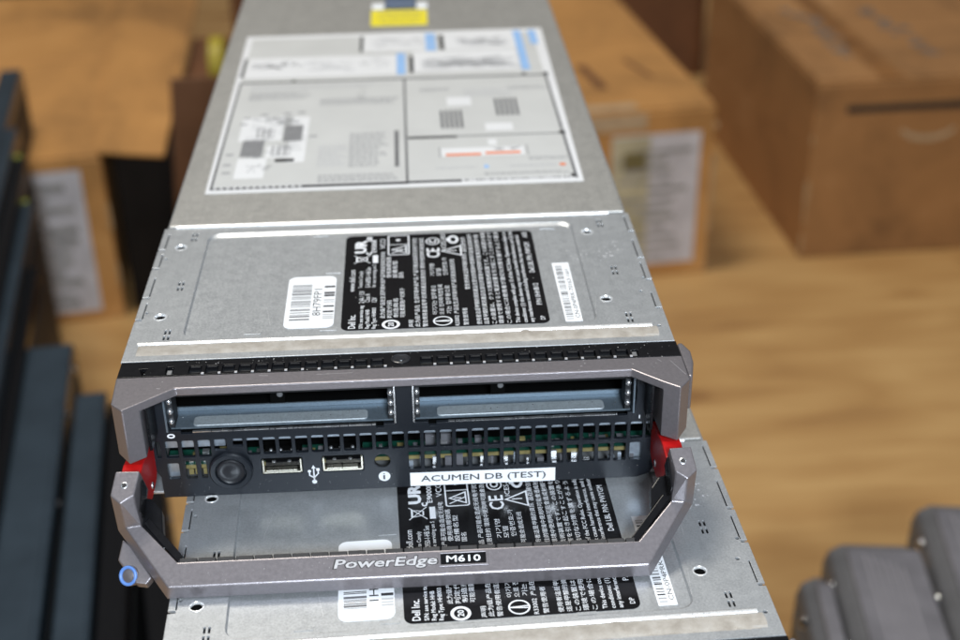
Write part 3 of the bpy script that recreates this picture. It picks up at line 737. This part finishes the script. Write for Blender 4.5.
def stickers(root):
    z = 49.2
    b = MB(); b.data(plate([rrect(-41.4, -23.6, 30.2, 69.6, 3.0, 6)], z, z + .12), 'white')
    sk = b.build('barcode_sticker', root)
    barcode(sk, '8H79FP1', 11)
    r = random.Random(12); zt = z + .15
    c = MB(); c.data(plate([[(58.9, 27.8), (65.0, 27.8), (65.0, 73.6), (58.6, 73.6)]], z, z + .12), 'white')
    s2 = c.build('serial_sticker', root)
    t = MB(); y = 29
    while y < 71:
        w = r.choice([.3, .5, .7, .9]); t.rect(59.5, 62.1, y, y + w, zt, r.choice(['inkmid', 'inkgrey', 'ink_light', 'ink'])); y += w + r.choice([.3, .4, .8])
    text_in(t, 'CN-0P4PRK-70163-16H', 62.8, 64.4, 30, 68, zt, 'ink', rot=True)
    t.build('serial_print', s2, fix=False)
    rs = random.Random(9)
    for i in range(16):
        x, y, L_, a = rs.uniform(-88, 88), rs.uniform(24, 112) if i % 2 else rs.uniform(120, 147), rs.uniform(4, 22), rs.gauss(1.5, .5)
        zz = 49.18 if (-75 < x < 69 and 26 < y < 107) else (50.03 if y < 115 else 50.43)
        if y < 115 and (-26 < x + L_ * math.cos(a) < 58 or (-45 < x < 66)): continue
        m = MB(); w = rs.uniform(.03, .09); dx, dy = L_ * math.cos(a), min(L_ * math.sin(a), (113 if y < 115 else 200) - y)
        m.add([(x, y, zz), (x + w, y, zz), (x + dx + w * .3, y + dy, zz), (x + dx, y + dy, zz)], [[0, 1, 2, 3]], 'bright_steel'); m.build('scratch', root, fix=False)
    # chalky scuffs on the cover
    rr = random.Random(2)
    for cx, cy, n, sp in ((80, 78, 16, 2.6), (69, 80, 12, 2.4), (84, 84, 10, 3)):
        k = MB()
        for i in range(n):
            x, y = cx + rr.gauss(0, sp), cy + rr.gauss(0, sp); q = rr.uniform(.15, .5)
            if x < 70.6 and x > 69: x += 1.5
            zz = 50.02 if x > 70 else 49.17
            k.add([(x + q * math.cos(a) * rr.uniform(.5, 1.2), y + q * 1.4 * math.sin(a) * rr.uniform(.5, 1.2), zz) for a in [math.pi * 2 * j / 7 for j in range(7)]], [list(range(7))], 'ink_light')
        k.build('scuff', root, fix=False)

def rear_label(root):
    z = 50.42
    l = MB(); l.data(plate([[(-82.4, 148.2), (80.6, 148.4), (83.4, 369), (-83.9, 367.5)]], z, z + .12), 'paperpanel')
    lab = l.build('service_diagram_label', root)
    t = MB(); a = z + .15; b = z + .2; c = z + .25
    Rr = lambda x0, x1, y0, y1, zz, m: t.rect(x0, x1, y0, y1, zz, m)
    Rr(-80.5, 77.6, 155, 362, a, 'paperwarm')
    # frame rules
    Rr(-80.8, 5, 151.5, 154.2, b, 'ink'); Rr(5, 28, 152, 154.4, b, 'ink'); Rr(-81, -79.8, 152, 289, b, 'inkmid'); Rr(77.2, 78.6, 152, 289, b, 'inkmid')
    Rr(-80.8, 79, 287, 289.4, b, 'inkmid'); Rr(3.6, 4.8, 154, 287, b, 'inkmid'); Rr(5, 28, 203.4, 206.2, b, 'ink'); Rr(28, 78, 204.6, 205.8, b, 'inkmid')
    Rr(75.8, 78.5, 153, 157, b, 'ink'); Rr(76, 79, 204, 207.6, c, 'ink'); Rr(65.8, 68, 288, 292, b, 'ink'); Rr(77, 79.4, 287, 292, c, 'ink'); Rr(-54, -52, 287, 291, c, 'ink')
    for i in range(14): x = -79.5 + i * 2.8; Rr(x, x + 1.6, 152.2, 153.6, c, 'paperpanel')
    for i in range(30): x = 29 + i * 1.55; Rr(x, x + rnd.uniform(.6, 1.3), 152.6, 154.2, b, 'inkmid' if i % 7 else 'ink')
    # upper photo-like panels
    Rr(-79.2, .2, 295.5, 328, b, 'paperpanel'); Rr(-79, -20, 333, 360, a + .02, 'ink_light') if False else None
    Rr(9.5, 66, 298, 332, b, 'paperpanel'); Rr(27.5, 68.5, 333.5, 365, b, 'paperpanel'); Rr(-17.5, 17, 334, 364, b, 'paperpanel')
    for x0, x1, y0, y1 in ((-81.6, -80.2, 297, 328), (-19.8, -18.2, 334, 362), (7.2, 9.4, 297, 325), (24.4, 26.6, 334, 360)): Rr(x0, x1, y0, y1, c, 'ink')
    for x0, x1, y0, y1 in ((.4, 5, 295, 330), (16.6, 22.2, 333, 364), (66.5, 71, 297, 365), (75, 79.5, 340, 365)): Rr(x0, x1, y0, y1, c, 'inkblue')
    def sketch(cx, cy, w, h, n, m='inkmid'):
        for i in range(n):
            x, y = cx + rnd.uniform(-w, w), cy + rnd.uniform(-h, h); l_, th = rnd.uniform(1, w * .7), rnd.uniform(.25, .7); an = rnd.uniform(-.5, .6)
            d = Vector((math.cos(an), math.sin(an))) * l_; nn = Vector((-math.sin(an), math.cos(an))) * th
            t.add([(x, y, c), (x + d.x, y + d.y, c), (x + d.x + nn.x, y + d.y + nn.y, c), (x + nn.x, y + nn.y, c)], [[0, 1, 2, 3]], m)
    sketch(-70, 314, 7, 4.5, 46); sketch(-57, 317, 5, 4, 22); sketch(-18, 316, 2.4, 5, 8); sketch(-40, 316, 4, 3, 5, 'inkgrey')
    sketch(35, 311, 22, 7, 130, 'inkgrey'); sketch(35, 309, 16, 4, 26); sketch(46, 346, 13, 6, 70, 'inkgrey'); sketch(50, 350, 6, 3, 12); sketch(0, 349, 14, 8, 60, 'ink_light'); sketch(-40, 312, 12, 9, 40, 'ink_light'); sketch(-10, 314, 6, 9, 18, 'inkgrey')
    # board map
    Rr(-72, -59, 163, 186, b, 'paperpanel'); Rr(-50, -42, 180, 237, b, 'paperpanel'); Rr(-74, -54, 207, 238, b, 'paperpanel'); Rr(-60, -48, 186, 200, b, 'paperpanel')
    for x0, x1, y0, y1, n in ((-71.5, -61.5, 188, 208, 9), (-53.2, -44.5, 205.5, 226, 9), (21, 32.6, 215.5, 239.5, 5), (48.4, 60.6, 230.5, 254.5, 5)):
        w = (x1 - x0) / n
        for i in range(n): Rr(x0 + i * w, x0 + (i + .62) * w, y0, y1, c, 'inkmid')
        if n > 5: Rr(x0, x1, y0, y1, c - .02, 'inkgrey')
    for bx, by, w, h in ((-66, 211, 8.5, 12), (-57.5, 188.5, 9, 12)):
        for i in range(3):
            Rr(bx + i * w / 3, bx + i * w / 3 + .5, by, by + h, c, 'inkmid'); Rr(bx, bx + w, by + i * h / 3, by + i * h / 3 + .9, c, 'inkmid')
    Rr(-55.2, -46.6, 180.8, 184.6, c, 'ink'); sketch(-58, 232, 6, 5, 30); sketch(-49, 232, 2, 3, 8); sketch(-63, 173, 5, 5, 14)
    for x, y in ((-75, 228), (-74, 236), (-78, 190), (-78, 178), (-77.5, 169), (-41, 210), (-66, 240), (-55, 241), (-48, 242)): Rr(x, x + 3.5, y, y + 2, c, 'inkgrey')
    # blocks of small print
    def lines(x0, x1, y0, y1, n, m='inkgrey', jag=.35):
        for i in range(n):
            y = y0 + (y1 - y0) * (i + .2) / n; x = x0
            e = x1 - rnd.uniform(0, jag) * (x1 - x0)
            while x < e:
                l_ = rnd.uniform(.8, 3); Rr(x, min(e, x + l_), y, y + (y1 - y0) / n * .45, b + .01, m); x += l_ + .6
    lines(-22, -4, 172, 214, 14, 'inkgrey'); lines(-35, 1, 156, 165, 4, 'inkgrey', .1); Rr(-1.2, .8, 171, 215, b, 'inkmid')
    lines(-74, -40, 262, 274, 5, 'inkgrey'); lines(-38, 1, 252, 262, 4, 'inkgrey', .1); lines(-36, -22, 174, 200, 9, 'ink_light'); lines(-74, 1, 277, 284, 3, 'ink_light', .2); sketch(-60, 212, 12, 26, 60, 'inkgrey'); sketch(-18, 268, 1.5, 12, 14)
    lines(12, 27, 267, 273, 2, 'inkgrey', .1); lines(57, 77, 267, 272, 2, 'inkgrey', .1); lines(34, 60, 258, 270, 4, 'ink_light')
    Rr(25, 37, 246, 258, b, 'paperpanel'); Rr(42, 55, 211, 220.5, b, 'paperpanel')
    Rr(20, 58, 180.5, 190.5, b, 'paperpanel'); Rr(22, 38, 181, 183.8, c, 'inkred'); Rr(40, 56, 182, 184.8, c, 'inkred'); Rr(42, 46, 193, 200, b, 'paperpanel')
    sketch(50, 188, 6, 1.5, 10, 'inkmid'); Rr(19, 19.6, 180, 192, c, 'inkgrey'); Rr(59, 59.6, 180, 192, c, 'inkgrey')
    lines(59, 77, 174, 178, 2, 'inkgrey', .1); lines(50, 72, 166, 169.5, 2, 'ink_light', .1); lines(17, 36, 166, 169.5, 2, 'ink_light', .1); lines(38, 76, 158, 161.5, 2, 'inkgrey', .1)
    t.lathe([(0, c), (1.6, c)], 'inkred', lambda p: (p[0] + 73.5, p[1] + 167.5, p[2]), 14); Rr(38.5, 40.5, 166, 169.5, c, 'inkblue')
    t.build('diagram_print', lab, fix=False)

blade = make_blade()
lower = copy_tree(blade)
nt_ = name_tape(blade)
for o in list(bpy.data.objects):
    if o.name.startswith('barcode_print') and o.parent.parent == lower:
        sk = o.parent; bpy.data.objects.remove(o); barcode(sk, '1H79FP1', 31); break
blade.location = (0, 0, FLOOR * S)
lower.location = (20.3 * S, -95.7 * S, (FLOOR - 50.6) * S); lower.rotation_euler = (0, 0, math.radians(1.6))
tag(blade, 'upper steel blade server, handle pulled open, white lettered tape strip on its dark front', 'blade server', 'the two stacked blade servers')
tag(lower, 'lower blade server, partly hidden underneath, only its lid seen inside and below the open handle', 'blade server', 'the two stacked blade servers')

# ------------------------------------------------------------------ what carries the stack
st = empty('equipment_stand', 22, 150, 0, 1.6)
tag(st, 'black metal stand in shadow under the two stacked blade servers', 'stand')
m = MB(); m.box(-62, 66, -165, 300, 30, FLOOR - 51.2, 'dark'); m.build('stand_body', st, 4)
m = MB()
for x in (-60, 52):
    for y in (-150, 270): m.box(x, x + 14, y, y + 20, 0, 29.8, 'black')
m.build('foot', st, 1)

# ------------------------------------------------------------------ floor
f = MB(); f.rect(-6000, 6000, -3000, 9000, 0, 'plywood'); fl = f.build('floor', None, fix=False); tag(fl, kind='structure')

# ------------------------------------------------------------------ standing modules at the left
def slab(name, x, y, rz, w, l, h, mat, label, cat, group, screws=True, notch=0):
    """stands on edge; origin at its far right bottom corner, runs towards the camera"""
    r = empty(name, x, y, 0, rz)
    prof = [(-l, 0), (0, 0), (0, h - 14), (-3, h - 5), (-11, h), (-l + 6, h), (-l, h - 6)]
    m = MB(); m.prism(prof, -w, 0, mat, axis='x'); m.build('case', r, 2.5, seg=3)
    m = MB(); m.box(-w + w * .12, -w * .12, -l + 18, -16, h + .1, h + 1.0, mat); m.build('cover_rail', r, .4)
    m = MB(); m.box(.2, 1.2, -l + 10, -14, 6, h - 22, 'dark'); m.build('side_panel', r, .3)
    if screws:
        for yy in (-40, -118, -250):
            s_ = MB(); s_.lathe([(0, 2.6), (2.2, 2.1), (3.4, .6), (3.6, 0)], 'chrome', lambda p, yy=yy: (1.0 + p[2], yy + p[0], h - 12 + p[1]), 16); s_.build('screw', r, smooth=True)
    tag(r, label, cat, group); return r
GL = 'slate modules standing on edge at the left'
slab('standing_module', -319, 738, 8.2, 42, 480, 250, 'slate', 'widest slate blue module standing on edge, between the stack and the thin black trays', 'server module', GL)
slab('standing_module', -272, 650, 8.2, 26, 420, 250, 'slate', 'narrow slate module standing on edge, nearest the blade stack on its left', 'server module', GL, screws=False)
slab('drive_tray', -246, 640, 8.2, 22, 420, 246, 'black', 'black tray added against the narrow slate module to darken the gap', 'tray', 'black trays standing on edge at the left', screws=False)  # added so the lit floor does not show in the black gap
slab('drive_tray', -222, 600, 12, 24, 380, 235, 'black', 'black tray added on edge to darken the gap left of the blade stack', 'tray', 'black trays standing on edge at the left')  # second dark filler, covers the rest of that gap
for i, (x, y, w, h, mt, lb) in enumerate(((-380, 880, 22, 262, 'black', 'black tray standing directly against the widest slate module'), (-406, 990, 18, 285, 'slate', 'dark tray with a yellow green tip, second left of the widest slate module'), (-428, 1070, 18, 305, 'black', 'tall black tray, third left of the widest slate module'), (-450, 1130, 30, 318, 'slate', 'slate grey tray at the left edge, lower than the tall tray behind it'), (-492, 1329, 26, 322, 'slate', 'tallest slate tray at the far left edge, rising above the whole row'))):
    o = slab('drive_tray', x, y, 8.5, w, 760 if i < 3 else 700, h, mt, lb, 'tray', 'black trays standing on edge at the left', screws=False)
    if i in (1, 2):
        m = MB(); m.box(-w * .7, -w * .3, -16, -8, h - 4, h + 3, 'neon'); m.build('coloured_tip', o, 1)

# ------------------------------------------------------------------ grey cases at the lower right
def grey_case(x, y, w, l, h, rz, label):
    r = empty('grey_case', x, y, 0, rz)      # origin at far left bottom corner
    prof = [(0, 0), (0, h - 16), (3, h - 6), (12, h), (w - 12, h), (w - 3, h - 6), (w, h - 16), (w, 0)]
    m = MB(); m.prism(prof, -l, 0, 'greydark', axis='y'); m.build('case', r, 2.2, seg=3)
    m = MB(); x0 = min(13, w * .42); m.box(x0, w - 4, -l + 4, -9, h + .1, h + 3.2, 'greycase'); m.build('top_panel', r, 1.2)
    if w > 40:
        for k in range(6): m = MB(); m.box(24 + k * (w - 40) / 6, 25.5 + k * (w - 40) / 6, -l + 20, -16 - 3 * k, h + 3.3, h + 4.0, 'greyribs'); m.build('rib', r, .3)
    m = MB(); m.box(-1.6, -.2, -l + 6, -10, 8, h - 24, 'greydark'); m.build('side_panel', r, .4)
    for k, yy in enumerate((-34, -96)):
        s_ = MB(); s_.lathe([(0, 3.8), (2.6, 3.1), (4.6, 1.2), (5.0, 0)], 'chrome', lambda p, yy=yy: (1.0 - p[2], yy + p[0], h - 13 + p[1]), 16); s_.build('screw', r, smooth=True)
    tag(r, label, 'equipment case', 'grey cases standing at the lower right')
grey_case(270, 350, 26, 300, 250, -7, 'smallest grey case with a bright screw, nearest the blade stack on its right')
grey_case(300, 386, 70, 330, 250, -7, 'middle grey ribbed case between the smallest and the tallest at lower right')
grey_case(381, 428, 74, 360, 250, -9, 'tallest grey case at the lower right corner with two bright screws')

# ------------------------------------------------------------------ cartons
def carton(x, y, w, d, h, rz, mat, label, group=None, lab=None, tape=None):
    """origin = front left bottom corner"""
    r = empty('cardboard_box', x, y, 0, rz)
    m = MB(); m.box(0, w, 0, d, 0, h, mat); m.build('box_body', r, 3)
    m = MB(); m.box(2, w - 2, 3, d / 2 - 2, h + .3, h + 4, mat); m.build('flap', r, 1.2)
    m = MB(); m.box(2, w - 2, d / 2 + 2, d - 3, h + .3, h + 4, mat); m.build('flap', r, 1.2)
    for ex in (0, w):
        q = random.Random(int(x) + int(ex)); zz = 4
        while zz < h - 10:
            l = q.uniform(4, 30); a = q.uniform(1, 3.5)
            if q.random() < .45:
                e = MB(); e.prism([(ex - a, -.9), (ex + a, -.9), (ex + a * .4, .4), (ex - a * .4, .4)], zz, zz + l, 'cardwear'); e.build('worn_corner', r)
            zz += l
    tag(r, label, 'cardboard box', group or 'cardboard boxes standing on the plywood')
    return r
big = carton(559, 1332, 430, 560, 262, 3.0, 'card', 'large plain brown box with grey tape marks, black strip along its front top edge')
m = MB(); m.box(44, 420, -1.2, -.3, 219, 229, 'ink'); m.build('black_strip', big)
m = MB()
for k in range(13):
    a0 = math.pi * (1.08 + .84 * k / 13); a1 = math.pi * (1.08 + .84 * (k + 1) / 13)
    m.add([(165 + 42 * math.cos(a0), -.6, 196 + 24 * math.sin(a0)), (165 + 42 * math.cos(a1), -.6, 196 + 24 * math.sin(a1)), (165 + 36 * math.cos(a1), -.6, 196 + 15 * math.sin(a1)), (165 + 36 * math.cos(a0), -.6, 196 + 15 * math.sin(a0))], [[0, 1, 2, 3]], 'tape')
m.build('handle_slot_tape', big)
rg = random.Random(4)
for cx, cy, n in ((70, 210, 13), (185, 200, 13)):
    m = MB()
    for i in range(n):
        x, y = cx + rg.uniform(-16, 10) - (i - 6) * 1.2, cy + (i - 6) * 18 + rg.uniform(-5, 5); m.box(x, x + rg.uniform(10, 22), y, y + rg.uniform(9, 16), 266.1, 266.3 + .05 * i, 'greytape')
    m.build('printed_mark', big)
m = MB(); m.box(88, 122, 2, 540, 266.1, 266.4, 'darktape'); m.build('sealing_tape', big)
mid = carton(60, 1262, 358, 600, 246, 6.5, 'card2', 'orange brown box with a white shipping label, behind the right edge of the blades')
m = MB(); m.box(215, 338, -1.0, -.3, 20, 214, 'shiplabel'); 
for k in range(12): m.box(222 + rg.uniform(0, 50), 290 + rg.uniform(0, 38), -1.4, -1.1, 32 + k * 14, 36 + k * 14 + rg.uniform(0, 5), 'shipprint')
m.box(216, 268, -1.35, -1.0, 22, 212, 'yellowed'); m.box(232, 262, -1.7, -1.45, 165, 190, 'pcbedge'); m.build('shipping_label', mid)
m = MB(); m.box(120, 262, -.9, -.3, 222, 245, 'tape'); m.build('front_tape', mid); m = MB(); m.box(120, 250, 4, 24, 250.2, 250.6, 'tape'); m.build('sealing_tape', mid)
m = MB(); m.prism([(218, 90), (232, 90), (222, 190), (208, 190)], 250.2, 250.7, 'card3'); m.build('marker_stroke', mid); m = MB(); m.prism([(300, 120), (306, 122), (288, 200), (281, 198)], 250.2, 250.7, 'card3'); m.build('marker_stroke', mid)
left = carton(-734, 1186, 350, 780, 230, 8.0, 'card2', 'opened orange brown box with a white shipping label, left of the blades')
m = MB(); m.box(186, 322, -1.2, -.3, 14, 216, 'shiplabel')
for k in range(12): m.box(212 + rg.uniform(0, 30), 270 + rg.uniform(0, 40), -1.6, -1.3, 24 + k * 15, 29 + k * 15 + rg.uniform(0, 5), 'shipprint')
m.build('shipping_label', left)
m = MB(); m.prism([(346, 2), (346, 776), (492, 760), (430, -30)], 234.4, 238.5, 'card2'); m.build('open_flap', left, 1)
blk = empty('box_inside_shade', -380, 1250, 0, 8)  # dark solid added in place of the open carton's shaded inside
m = MB(); m.prism([(4, 0), (78, 0), (84, 60), (92, 130), (106, 222), (4, 226)], 0, 240, 'shadowbox', axis='y'); m.build('shade_block', blk, 3)
m = MB(); m.box(20, 70, -2, -.2, 30, 36, 'black'); m.build('shade_block_ridge', blk, .5)
tag(blk, 'dark block standing in for the shaded inside of the opened left box', 'equipment case')
# upright cardboard sheet and yellow tape roll between left box and the blades
up = MB(); up.prism([(-314, 0), (60, 0), (60, 344), (-286, 333)], 1226, 1232, 'card4', axis='y'); uo = up.build('cardboard_sheet', None, .8)
tag(uo, 'dark brown cardboard sheet standing upright behind the left edge of the blades', 'cardboard sheet')
ty = MB(); T = lambda p: (-268 + p[2], 1530 + p[0], 250 + p[1])
ty.lathe([(31, -10), (40, -10), (40, 10), (31, 10), (31, -10)], 'dullyellow', T, 48); to = ty.build('tape_roll', None, 1, smooth=True)
tag(to, 'roll of yellow tape standing behind the dark cardboard sheet', 'tape roll')
bx = empty('brown_crate', -330, 1500, 0, 3)
m = MB(); m.box(0, 420, 0, 300, 0, 206, 'card3'); m.build('crate_body', bx, 3); m = MB(); m.box(4, 416, 4, 290, 206.4, 209, 'card3'); m.build('lid', bx, .5)
tag(bx, 'dark brown crate carrying the yellow tape roll', 'crate')
# dark things along the back
for x, y, w, d, h, rz, mt, lb in ((-1010, 2040, 430, 300, 300, 4, 'dark', 'long black crate behind the left box at the top edge'), (-330, 2200, 520, 300, 330, -6, 'card3', 'dark brown crate behind the tape roll at the top edge'), (390, 2120, 190, 420, 200, 4, 'card3', 'dark brown crate in the gap between the two right boxes')):
    r = empty('storage_crate', x, y, 0, rz); m = MB(); m.box(0, w, 0, d, 0, h, mt); m.build('crate_body', r, 4)
    m = MB(); m.box(-4, w + 4, -4, d + 4, h + .4, h + 14, mt); m.build('lid', r, 2); tag(r, lb, 'crate', 'dark crates at the back')

# ------------------------------------------------------------------ camera
yaw, pitch, roll = math.radians(3.00265), math.radians(29.30562), math.radians(-.758232)
fwd = Vector((math.sin(yaw) * math.cos(pitch), math.cos(yaw) * math.cos(pitch), -math.sin(pitch)))
right = Vector((math.cos(yaw), -math.sin(yaw), 0)); upv = right.cross(fwd)
r2 = math.cos(roll) * right + math.sin(roll) * upv; u2 = -math.sin(roll) * right + math.cos(roll) * upv
cam = bpy.data.cameras.new('camera'); co = bpy.data.objects.new('camera', cam); C.objects.link(co)
Mx = Matrix((r2, u2, -fwd)).transposed().to_4x4()
Mx.translation = Vector((6.4594, -389.5619, 285.7468 + FLOOR)) * S
co.matrix_world = Mx
cam.lens = 1355.149 * 36 / 960; cam.sensor_width = 36; cam.clip_start = .01; cam.clip_end = 60
cam.dof.use_dof = True; cam.dof.focus_distance = .450; cam.dof.aperture_fstop = 9.0
scene.camera = co

# ------------------------------------------------------------------ light
w = bpy.data.worlds.new('World'); scene.world = w; w.use_nodes = True
nt = w.node_tree; bg = nt.nodes['Background']
tc = nt.nodes.new('ShaderNodeTexCoord'); sp = nt.nodes.new('ShaderNodeSeparateXYZ'); nt.links.new(tc.outputs['Generated'], sp.inputs[0])
r = ramp(nt, sp.outputs['Z'], [(.0, (.05, .04, .03)), (.3, (.10, .095, .09)), (.6, (.20, .205, .215)), (1, (.45, .46, .48))])
nt.links.new(r.outputs[0], bg.inputs[0]); bg.inputs[1].default_value = 0.7
def area(name, loc, tgt, size, energy, col):
    l = bpy.data.lights.new(name, 'AREA'); l.shape = 'RECTANGLE'; l.size, l.size_y = size; l.energy = energy; l.color = col
    o = bpy.data.objects.new(name, l); C.objects.link(o); o.location = loc
    o.rotation_euler = (Vector(tgt) - Vector(loc)).to_track_quat('-Z', 'Y').to_euler(); return o
area('ceiling_light', (-.5, 1.0, 3.0), (0, .3, .4), (1.0, .45), 38, (1, .94, .83))
area('flash_like_light', (.12, -.95, 1.25), (0, .05, .6), (.2, .16), 18, (.80, .90, 1.0))  # unseen flash-like light from behind and above the camera
scene.view_settings.view_transform = 'Standard'; scene.view_settings.look = 'None'
scene.view_settings.exposure = .25; scene.view_settings.gamma = 1
scene.cycles.use_denoising = True
